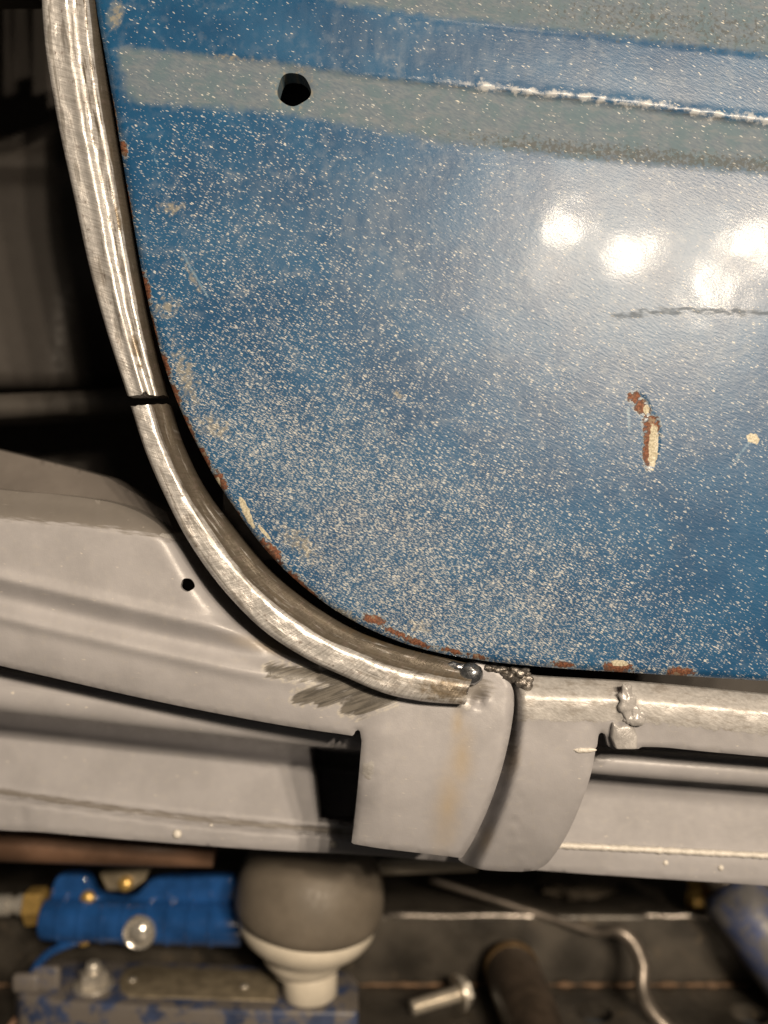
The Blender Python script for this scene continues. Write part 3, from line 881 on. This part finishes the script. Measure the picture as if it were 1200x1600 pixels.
# ------------------------------------------------------------------ the blue door
edge = smooth([(118, -330), (130, -160), (149, 0), (163, 80), (178, 165), (191, 245), (206, 335), (223, 430), (241, 512), (263, 590), (291, 660), (331, 738), (373, 803), (423, 868),
               (482, 923), (552, 970), (640, 1008), (740, 1030), (860, 1043), (1000, 1052), (1100, 1058), (1200, 1064), (1430, 1074)], 8)
d_out = edge + [(1430, -330)]
L1 = line([(100, 66), (170, 72), (350, 88), (430, 97), (560, 118), (700, 134), (850, 150), (1000, 167), (1200, 195), (1430, 228)])
L2 = line([(100, 150), (170, 157), (430, 176), (560, 198), (700, 224), (900, 247), (1200, 272), (1430, 300)])
L3 = line([(100, -60), (430, -8), (700, 28), (950, 55), (1200, 84), (1430, 110)])
def D_h(x, y, de):
    Y = .0000 + .004 * ((x - 850) / 800) ** 2 * (x < 850) + .0025 * ((y - 420) / 700) ** 2
    amp = sstep(180, 330, x) * .6 + .4 * sstep(500, 900, x)
    v = y - L1(x); bw = L2(x) - L1(x)
    inb = np.clip(v / bw, 0, 1)
    Y += amp * .0016 * sstep(-2, 4, v) * (1 - inb)
    rid = np.clip(fbm(x, y * 1.5, 16, 61) + .5, 0, 1)
    Y -= amp * .0009 * np.exp(-((v + 5) / 7) ** 2) * (2.2 * np.clip(rid - .25, 0, 1)) * sstep(430, 760, x)
    u = y - L3(x)
    Y += .0016 * (1 - sstep(-4, 5, u)) * np.exp(-np.clip(-u, 0, None) / 60)
    Y += .0008 * fbm(x, y, 260, 63) + .00012 * fbm(x, y, 40, 64)
    t = np.clip(1 - de / 9, 0, 1)
    Y += .0028 * (1 - np.sqrt(1 - t * t))
    # dished rim of the drilled hole, deep chip
    rh = np.hypot(x - 458, y - 140)
    Y += .0007 * np.exp(-((rh - 26) / 5) ** 2)
    Y += .0004 * sstep(0, .3, ell(x, y, [(1018, 690, 15, 48, 4), (1005, 635, 12, 24, -25)]))
    return Y
def D_attr(x, y):
    n = fbm(x, y, 40, 71)
    v1 = y - L1(x); v2 = L2(x) - y
    band = np.minimum(np.clip(v1 / 11, -1, 1), np.clip(v2 / 17, -1, 1)) * .5 + .5
    band = band * sstep(160, 215, x + 20 * n - (y - 110) * .2)
    band = np.maximum(band, (.5 - .5 * np.clip((y - L3(x)) / 15, -1, 1)) * sstep(430, 560, x))
    band = np.maximum(band, .55 * sstep(0, .5, ell(x, y, [(180, 25, 22, 36, 15)])))
    def g(cx, cy, sx, sy, ang=0):
        c, s_ = math.cos(R(ang)), math.sin(R(ang))
        u = (x - cx) * c + (y - cy) * s_; w_ = -(x - cx) * s_ + (y - cy) * c
        return np.exp(-(u / sx) ** 2 - (w_ / sy) ** 2)
    dens = .10 + .62 * g(560, 860, 330, 170, 28) + .26 * g(370, 620, 230, 210, 50) + .09 * g(300, 320, 170, 170) + .38 * g(900, 950, 300, 120, 5) + .10 * g(800, 700, 300, 200)
    dens *= 1 - .75 * g(1150, 880, 190, 130) ; dens *= 1 - .6 * (y < L2(x) - 4)
    dens *= 1 - .75 * g(980, 380, 230, 130)
    dens *= np.clip(1 + .9 * fbm(x, y, 110, 77) + .7 * fbm(x, y, 35, 78), .45, 1.5)
    dens = np.clip(dens, 0.02, .92)
    haze_glare = .42 * g(600, 370, 70, 130, -6) + .25 * g(430, 330, 140, 90) + .07 * g(950, 400, 330, 190, 4) + .3 * g(900, 110, 350, 45, 7) + .2 * g(560, 60, 200, 40, 7)  # broad term around the bulb reflections is painted glare, the rest dusty film
    clean = 1 - .75 * g(1140, 860, 230, 190) - .5 * g(280, 200, 150, 60) - .5 * g(330, 40, 190, 50)
    clean = np.clip(clean, .1, 1)
    chip = ell(x, y, [(193, 231, 8, 17, -10), (178, 178, 4, 40, -10), (203, 330, 4, 50, -8), (228, 450, 8, 30, -12), (241, 515, 4, 30, -14), (258, 570, 7, 30, -16), (272, 618, 10, 26, -20), (292, 668, 9, 30, -25), (318, 715, 9, 26, -28),
                      (343, 752, 11, 21, -20), (372, 806, 5, 30, -32), (425, 862, 10, 30, -42), (458, 905, 18, 11, 42), (480, 922, 30, 5, 38), (585, 968, 24, 9, 18), (618, 988, 26, 5, 22), (650, 1003, 34, 6, 20), (705, 1017, 26, 5, 16),
                      (745, 1026, 22, 5, 8), (880, 1038, 24, 6, 4), (965, 1043, 30, 11, 4), (1062, 1050, 30, 9, 3), (990, 620, 12, 9, -20), (1003, 637, 12, 20, -40), (1018, 668, 16, 22, 5), (1014, 700, 12, 36, 4)])
    cream = ell(x, y, [(1021, 698, 8, 38, 3), (341, 753, 4, 10, -15), (385, 800, 6, 30, -24), (1010, 640, 5, 9, 0), (968, 1036, 17, 5, 0), (1176, 685, 12, 8, 20), (413, 832, 3, 18, -40)])
    tan = ell(x, y, [(335, 668, 42, 26, 25), (290, 590, 26, 75, -14), (300, 430, 8, 55, -28), (270, 325, 30, 16, 0), (620, 617, 16, 10, 0), (655, 980, 30, 14, 10), (182, 25, 13, 34, 12), (540, 960, 40, 14, 22), (262, 480, 30, 24, 0), (458, 140, 42, 40, 0),
                      (360, 90, 60, 6, 5), (470, 850, 60, 24, 40)])
    scr = capsules(x, y, [([(982, 638), (984, 672)], 4), ([(1172, 690), (1135, 736)], 3.5), ([(237, 222), (250, 275)], 3), ([(285, 395), (325, 465)], 3), ([(590, 640), (604, 690)], 3)])
    wht = np.exp(-((y - L1(x) + 5) / 10) ** 2) * (.95 * sstep(640, 760, x) + .25 * sstep(300, 500, x)) - .45
    crack = np.exp(-((y - L1(x) - 1) / 3.4) ** 2) * (1.35 * sstep(460, 700, x) + .5 * (x > 340) * (x < 410)) - .55
    crack = np.maximum(crack, capsules(x, y, [([(956, 493), (1000, 491)], 8), ([(985, 491), (1060, 484), (1130, 486), (1210, 490)], 8)]) * 1.1 + .05)
    grit = .75 * np.exp(-((y - L2(x) + 13) / 14) ** 2) * sstep(560, 900, x) + .45 * np.exp(-((y - L3(x) + 30) / 40) ** 2) * sstep(700, 1000, x)
    return dict(grit=grit, haze_glare=haze_glare, clean=clean, band=band, dens=dens, chip=chip, cream=cream, tan=tan - .05, scr=scr, wht=wht, crack=crack)
skin = sheet('door', d_out, D_h, m_door, body, step=7, edge_step=3.5, holes=((459, 140, 26, 26),), rim=.024, attrs=D_attr, hole_rim=.010,
             fine=((965, 595, 1050, 745, 2.5), (1150, 665, 1200, 705, 3), (330, 760, 440, 880, 3.5)))
skin['label'] = 'weathered blue door with pale overspray specks and rusty chipped edge'
# inner sheet of the door behind the skin
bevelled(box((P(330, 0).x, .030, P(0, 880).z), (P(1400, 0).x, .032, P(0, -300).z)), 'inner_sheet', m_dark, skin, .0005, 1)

# ------------------------------------------------------------------ things on the bench
def ax(a, b): return (Vector(b) - Vector(a)).normalized()

# blue slab base with nameplate
ZT = ZB + .030
def on_top(px, py, lift=0.0):
    k = (ZC - ZT) / ((py - 800) * S / D); v = P(px, py, k - D); v.z = ZT + lift; return v
base = empty('tool_stand', 'scuffed blue steel tool stand with tarnished nameplate and hex nut, lying on the bench', 'tool stand')
poly = [on_top(x, y) for x, y in ((22, 1530), (60, 1497), (150, 1499), (300, 1503), (470, 1511), (548, 1518), (560, 1532), (560, 1581), (330, 1578), (100, 1566), (30, 1554))]
V = poly + [p - Vector((0, 0, .029)) for p in poly]; n = len(poly)
F = [tuple(range(n)), tuple(range(n, 2 * n))] + [(i, (i + 1) % n, n + (i + 1) % n, n + i) for i in range(n)]
bevelled((V, F), 'base_plate', m_bluebase, base, .003, 3)
poly = [on_top(x, y, .0012) for x, y in ((186, 1535), (198, 1514), (215, 1511), (425, 1519), (436, 1526), (432, 1565), (330, 1562), (200, 1558), (188, 1548))]
V = poly + [p - Vector((0, 0, .002)) for p in poly]; n = len(poly)
F = [tuple(range(n)), tuple(range(n, 2 * n))] + [(i, (i + 1) % n, n + (i + 1) % n, n + i) for i in range(n)]
np_ = bevelled((V, F), 'nameplate', m_plate, base, .0005, 2)
for x, y in ((207, 1534), (382, 1545)):
    V, F = placed(lathe([(.0030, 0), (.0026, .0012), (.001, .0018)], 16), on_top(x, y, .0011))
    mesh_obj('rivet', V, F, m_zinc, np_)
c = on_top(146, 1541)
V, F = placed(lathe([(.0135, 0), (.0135, .002), (.0125, .0024)], 32), c); mesh_obj('washer', V, F, m_zinc, base, angle=40)
V, F = placed(lathe([(.0100, 0), (.0100, .0075), (.0085, .0085)], 6), c + Vector((0, 0, .0022))); nut = mesh_obj('hex_nut', V, F, m_zinc, base, angle=30)
V, F = placed(lathe([(.0055, 0), (.0055, .010), (.0045, .0125), (.001, .013)], 20), c + Vector((0, 0, .004))); mesh_obj('stud', V, F, m_zinc, nut, angle=40)
for x, y, h in ((72, 1545, .016), (40, 1548, .012)):
    p = on_top(x, y)
    bevelled(box((p.x - .009, p.y - .003, ZT - .001), (p.x + .010, p.y + .004, ZT + h)), 'lug', m_bluebase, base, .003, 3)

# pneumatic tool with rubber head
tool = empty('air_sander', 'blue ribbed air sander with brass inlet and grey rubber head, on the blue stand', 'air sander')
YT = .215
kT = S * (D + YT) / D
def T(px, py, dy=0.0): 
    p = P(px, py, YT); p.y += dy; return p
# lower barrel with ribs
pr = []
L = (382 - 72) * kT
r0 = 31 * kT
x = 0.0
pr.append((r0 * .6, 0)); pr.append((r0 * .92, .001)); pr.append((r0, .003))
for k in range(8):
    xs = .012 + k * (L - .02) / 8
    pr += [(r0, xs), (r0 * 1.06, xs + .0010), (r0 * 1.06, xs + .0032), (r0, xs + .0042)]
pr += [(r0, L - .002), (r0 * .95, L), (r0 * .6, L + .0003)]
V, F = placed(lathe(pr, 48), T(72, 1430, -.006), (1, 0, -.03)); mesh_obj('barrel', V, F, m_blue, tool, angle=35)
# upper housing
sil = [(78, 1408), (84, 1380), (96, 1366), (130, 1366), (142, 1376), (152, 1396), (180, 1404), (208, 1400), (226, 1384), (243, 1372), (300, 1370), (364, 1369), (368, 1380), (368, 1424), (80, 1418)]
bevelled(prism([T(a, b, -.0030) for a, b in smooth(sil[:12], 4) + sil[12:]], .012), 'housing', m_blue, tool, .0025, 3)
for px in (262, 295, 328):
    bevelled(prism([T(a, b, -.0042) for a, b in ((px, 1368.5), (px + 5, 1368.5), (px + 5, 1412), (px, 1412))], .0115), 'rib', m_blue, tool, .0004, 2)
# brass inlet and nipple
V, F = placed(lathe([(.0105, 0), (.0128, .0012), (.0128, .0125), (.0105, .014)], 6), T(72, 1415), (-1, 0, -.04)); br = mesh_obj('inlet_nut', V, F, m_brass, tool, angle=30)
V, F = placed(lathe([(.0075, 0), (.0075, .006), (.006, .007), (.006, .012), (.0075, .013), (.0075, .024)], 28), T(44, 1413), (-1, 0, -.04)); mesh_obj('air_nipple', V, F, m_chrome, tool, angle=35)
# chrome button
V, F = placed(lathe([(.0112, 0), (.0112, .0035), (.0104, .0045), (.0090, .0040), (.0086, .003), (.0070, .0050), (.0035, .0066), (.0005, .0070)], 36), T(230, 1436, -.0185), (0, -1, 0)); mesh_obj('throttle_button', V, F, m_chrome, tool, angle=50)
# cover plate with brass screws
bevelled(prism([T(a, b, -.004) for a, b in ((158, 1362), (236, 1356), (228, 1372), (206, 1388), (170, 1388))], .008), 'cover_plate', m_plate, tool, .001, 2)
for a, b in ((199, 1377), (141, 1399)):
    V, F = placed(lathe([(.0052, 0), (.0050, .002), (.003, .0036), (.0006, .004)], 24), T(a, b, -.0045), (0, -1, .2)); mesh_obj('brass_screw', V, F, m_brass, tool, angle=50)
# lever
V, F = tube(smooth3([T(143, 1457, -.008), T(118, 1462, -.012), T(92, 1472, -.014), T(72, 1490, -.014), T(60, 1515, -.012), T(57, 1534, -.006)], 5), .0030, 10)
V = [Vector((v.x, v.y * 1.0, v.z)) for v in V]
lv = mesh_obj('lever', V, F, m_blue, tool)
V, F = placed(lathe([(.0042, 0), (.004, .002), (.001, .003)], 18), T(140, 1457, -.011), (0, -1, .2)); mesh_obj('pivot_pin', V, F, m_brass, lv, angle=50)
# head: grey rubber cap over a white cone
hx = 480
hc = T(hx, 1445, -.020)
def hp(rows): return [(r * kT, -(y - 1445) * kT) for r, y in rows]
tilt = Matrix.Rotation(R(7), 3, 'Y') @ Matrix.Rotation(R(4), 3, 'X')
cap = [(50, 1292), (70, 1296), (88, 1308), (100, 1326), (108, 1350), (112, 1375), (112, 1390), (109, 1402), (104, 1406)]
V, F = placed(lathe(hp(cap), 64), hc, None, tilt); mesh_obj('rubber_cap', V, F, m_rubber, tool, angle=50)
con = [(95, 1397), (103, 1401), (104, 1416), (102, 1424), (95, 1436), (84, 1446), (70, 1456), (65, 1461), (63, 1468), (58, 1478), (48, 1487), (44, 1490), (42, 1496)]
V, F = placed(lathe(hp(con), 64), hc, None, tilt); mesh_obj('cone_housing', V, F, m_white, tool, angle=60)
nb = on_top(489, 1557)
hN = hc.z - (1488 - 1445) * kT - ZT
V, F = placed(lathe([(.0165, 0), (.0185, .002), (.0185, hN * .8), (.0175, hN), (.015, hN + .006)], 40), Vector((hc.x + .004, hc.y - .004, ZT + .0005))); mesh_obj('spindle_neck', V, F, m_white, tool, angle=50)

# bolt
bolt = empty('hex_bolt', 'short zinc hex bolt lying on the bench beside the dark round bar', 'bolt')
a, b = on_bench(642, 1594, .0085), on_bench(716, 1576, .0110)
d = ax(a, b); Lb = (b - a).length
pr = [(.0042, 0), (.0054, .001)]
for k in range(int(Lb / .0018)):
    pr += [(.0056, .0012 + k * .0018), (.0045, .0021 + k * .0018)]
V, F = placed(lathe(pr, 24), a, d); mesh_obj('threaded_shank', V, F, m_zinc, bolt, angle=70)
V, F = placed(lathe([(.0122, 0), (.0125, .0006), (.0125, .0018), (.0118, .0024), (.0100, .0026)], 36), b, d); hd = mesh_obj('flange_head', V, F, m_zinc, bolt, angle=40)
V, F = placed(lathe([(.0098, 0), (.0098, .005), (.0085, .0062), (.004, .0062)], 6), b + d * .0022, d); mesh_obj('hex_head', V, F, m_zinc, hd, angle=30)

# dark cylindrical grip pointing away
grip = empty('round_bar', 'dark round bar with brassy end ring, pointing away across the bench', 'bar')
rg = .0205
pa = on_bench(800, 1562, rg); pb = Vector((pa.x + .012, .02, ZB + rg))
pa.y = YS - .006
V, F = placed(lathe([(rg * .93, .002), (rg * .98, .02), (rg * .96, .06), (rg * .9, .12), (rg, .2)], 40), pa, ax(pa, pb)); mesh_obj('grip', V, F, m_grip, grip, angle=60)
V, F = placed(lathe([(rg * .6, -.004), (rg * .86, -.0035), (rg * .98, -.001), (rg, .003), (rg * .97, .006), (rg * .9, .0065)], 40), pa, ax(pa, pb)); mesh_obj('end_ring', V, F, m_brass if False else plain('aged_brass', (0.20, 0.13, 0.06), .38, .7, .3, 60, .2), grip, angle=60)

# bent steel rod
rod = smooth3([P(672, 1374, YS + .022), P(760, 1402, YS + .014), P(850, 1431, YS + .004), P(928, 1456, YS - .008), P(962, 1454, YS - .014), P(988, 1472, YS - .018), P(1003, 1508, YS - .026),
               P(1003, 1546, YS - .034), P(1020, 1584, YS - .044), P(1062, 1622, YS - .053), P(1110, 1650, YS - .058)], 8)
V, F = tube(rod, [.0026 + .0026 * min(1, max(0, (i - 22) / 14)) for i in range(len(rod))], 14)
tag(mesh_obj('bent_rod', V, F, m_rod), 'bent dull steel rod hooking over the bench edge, right of the dark round bar', 'rod')

# blue-grey handle at the right
ha, hb = P(1140, 1392, YS - .01), P(1300, 1600, YS - .05)
hr = .024
hd_ = empty('blue_cylinder', 'scuffed blue grey cylinder leaning at the right edge of the bench', 'cylinder')
V, F = placed(lathe([(hr * .5, -.006), (hr * .85, -.004), (hr, .002), (hr, .03), (hr * 1.02, .05), (hr, .15)], 40), ha, ax(ha, hb)); mesh_obj('grip', V, F, m_bluegrey, hd_, angle=60)
V, F = placed(lathe([(hr * .45, 0), (hr * .45, .02), (hr * .3, .022)], 24), ha, ax(hb, ha)); mesh_obj('end_boss', V, F, m_rod, hd_, angle=40)

# brass fittings right, behind
for i, (px, lab) in enumerate(((1088, 'small brass fitting standing on the beam left of the blue grey cylinder'), (1116, 'smaller pale brass fitting close beside the blue grey cylinder'))):
    p = P(px, 1412 if i == 0 else 1405, YS + .022); zz = zt
    f = empty('brass_fitting', lab, 'fitting', 'brass fittings on the beam')
    V, F = placed(lathe([(.008, 0), (.008, .010), (.0065, .012), (.0065, .020), (.004, .022)], 6), Vector((p.x, p.y, zz))); mesh_obj('hex_collar', V, F, m_brass, f, angle=30)
    V, F = placed(lathe([(.0045, 0), (.0045, .012), (.002, .014)], 20), Vector((p.x, p.y, zz + .019))); mesh_obj('spigot', V, F, m_brass if i == 0 else m_zinc, f, angle=40)

# brown tube under the left sill
V, F = tube([P(-80, 1312, .15), P(60, 1316, .15), P(200, 1322, .15), P(335, 1328, .15)], [.0125, .0125, .0120, .0105], 32)
tag(mesh_obj('brown_tube', V, F, m_brown), 'dull brown tube running just under the grey sill above the blue sander', 'tube')
# pale tube beside the rubber head
V, F = tube([P(585, 1356, .20), P(660, 1352, .20), P(745, 1350, .20)], [.0050, .0054, .0048], 24)
tag(mesh_obj('pale_tube', V, F, m_white), 'pale tube peeking out under the grey pad right of the rubber head', 'tube')
# thin stick at lower left
V, F = tube([on_bench(14, 1612, .002), on_bench(42, 1578, .004)], [.0026, .0018], 12)
tag(mesh_obj('thin_stick', V, F, m_brown), 'thin brownish stick poking from under the blue stand at lower left', 'stick')

# crumpled rag on the beam
rg_c = P(905, 1418, YS + .05)
bm = bmesh.new(); bmesh.ops.create_icosphere(bm, subdivisions=4, radius=1)
for v in bm.verts:
    n = v.co.normalized(); k = 1 + .35 * mnoise.fractal(n * 2.2, 1, 2, 4)
    v.co = Vector((rg_c.x + n.x * .030 * k, rg_c.y + n.y * .020 * k, max(zt + .0005, zt + .006 + n.z * .009 * k)))
me = bpy.data.meshes.new('shop_rag'); bm.to_mesh(me); bm.free()
me.polygons.foreach_set('use_smooth', [True] * len(me.polygons)); me.materials.append(plain('dirty_cloth', (0.10, 0.082, 0.06), .8, 0, .3, 60, .4))
tag(link(bpy.data.objects.new('shop_rag', me)), 'crumpled dirty rag on the steel beam behind the bent rod', 'rag')
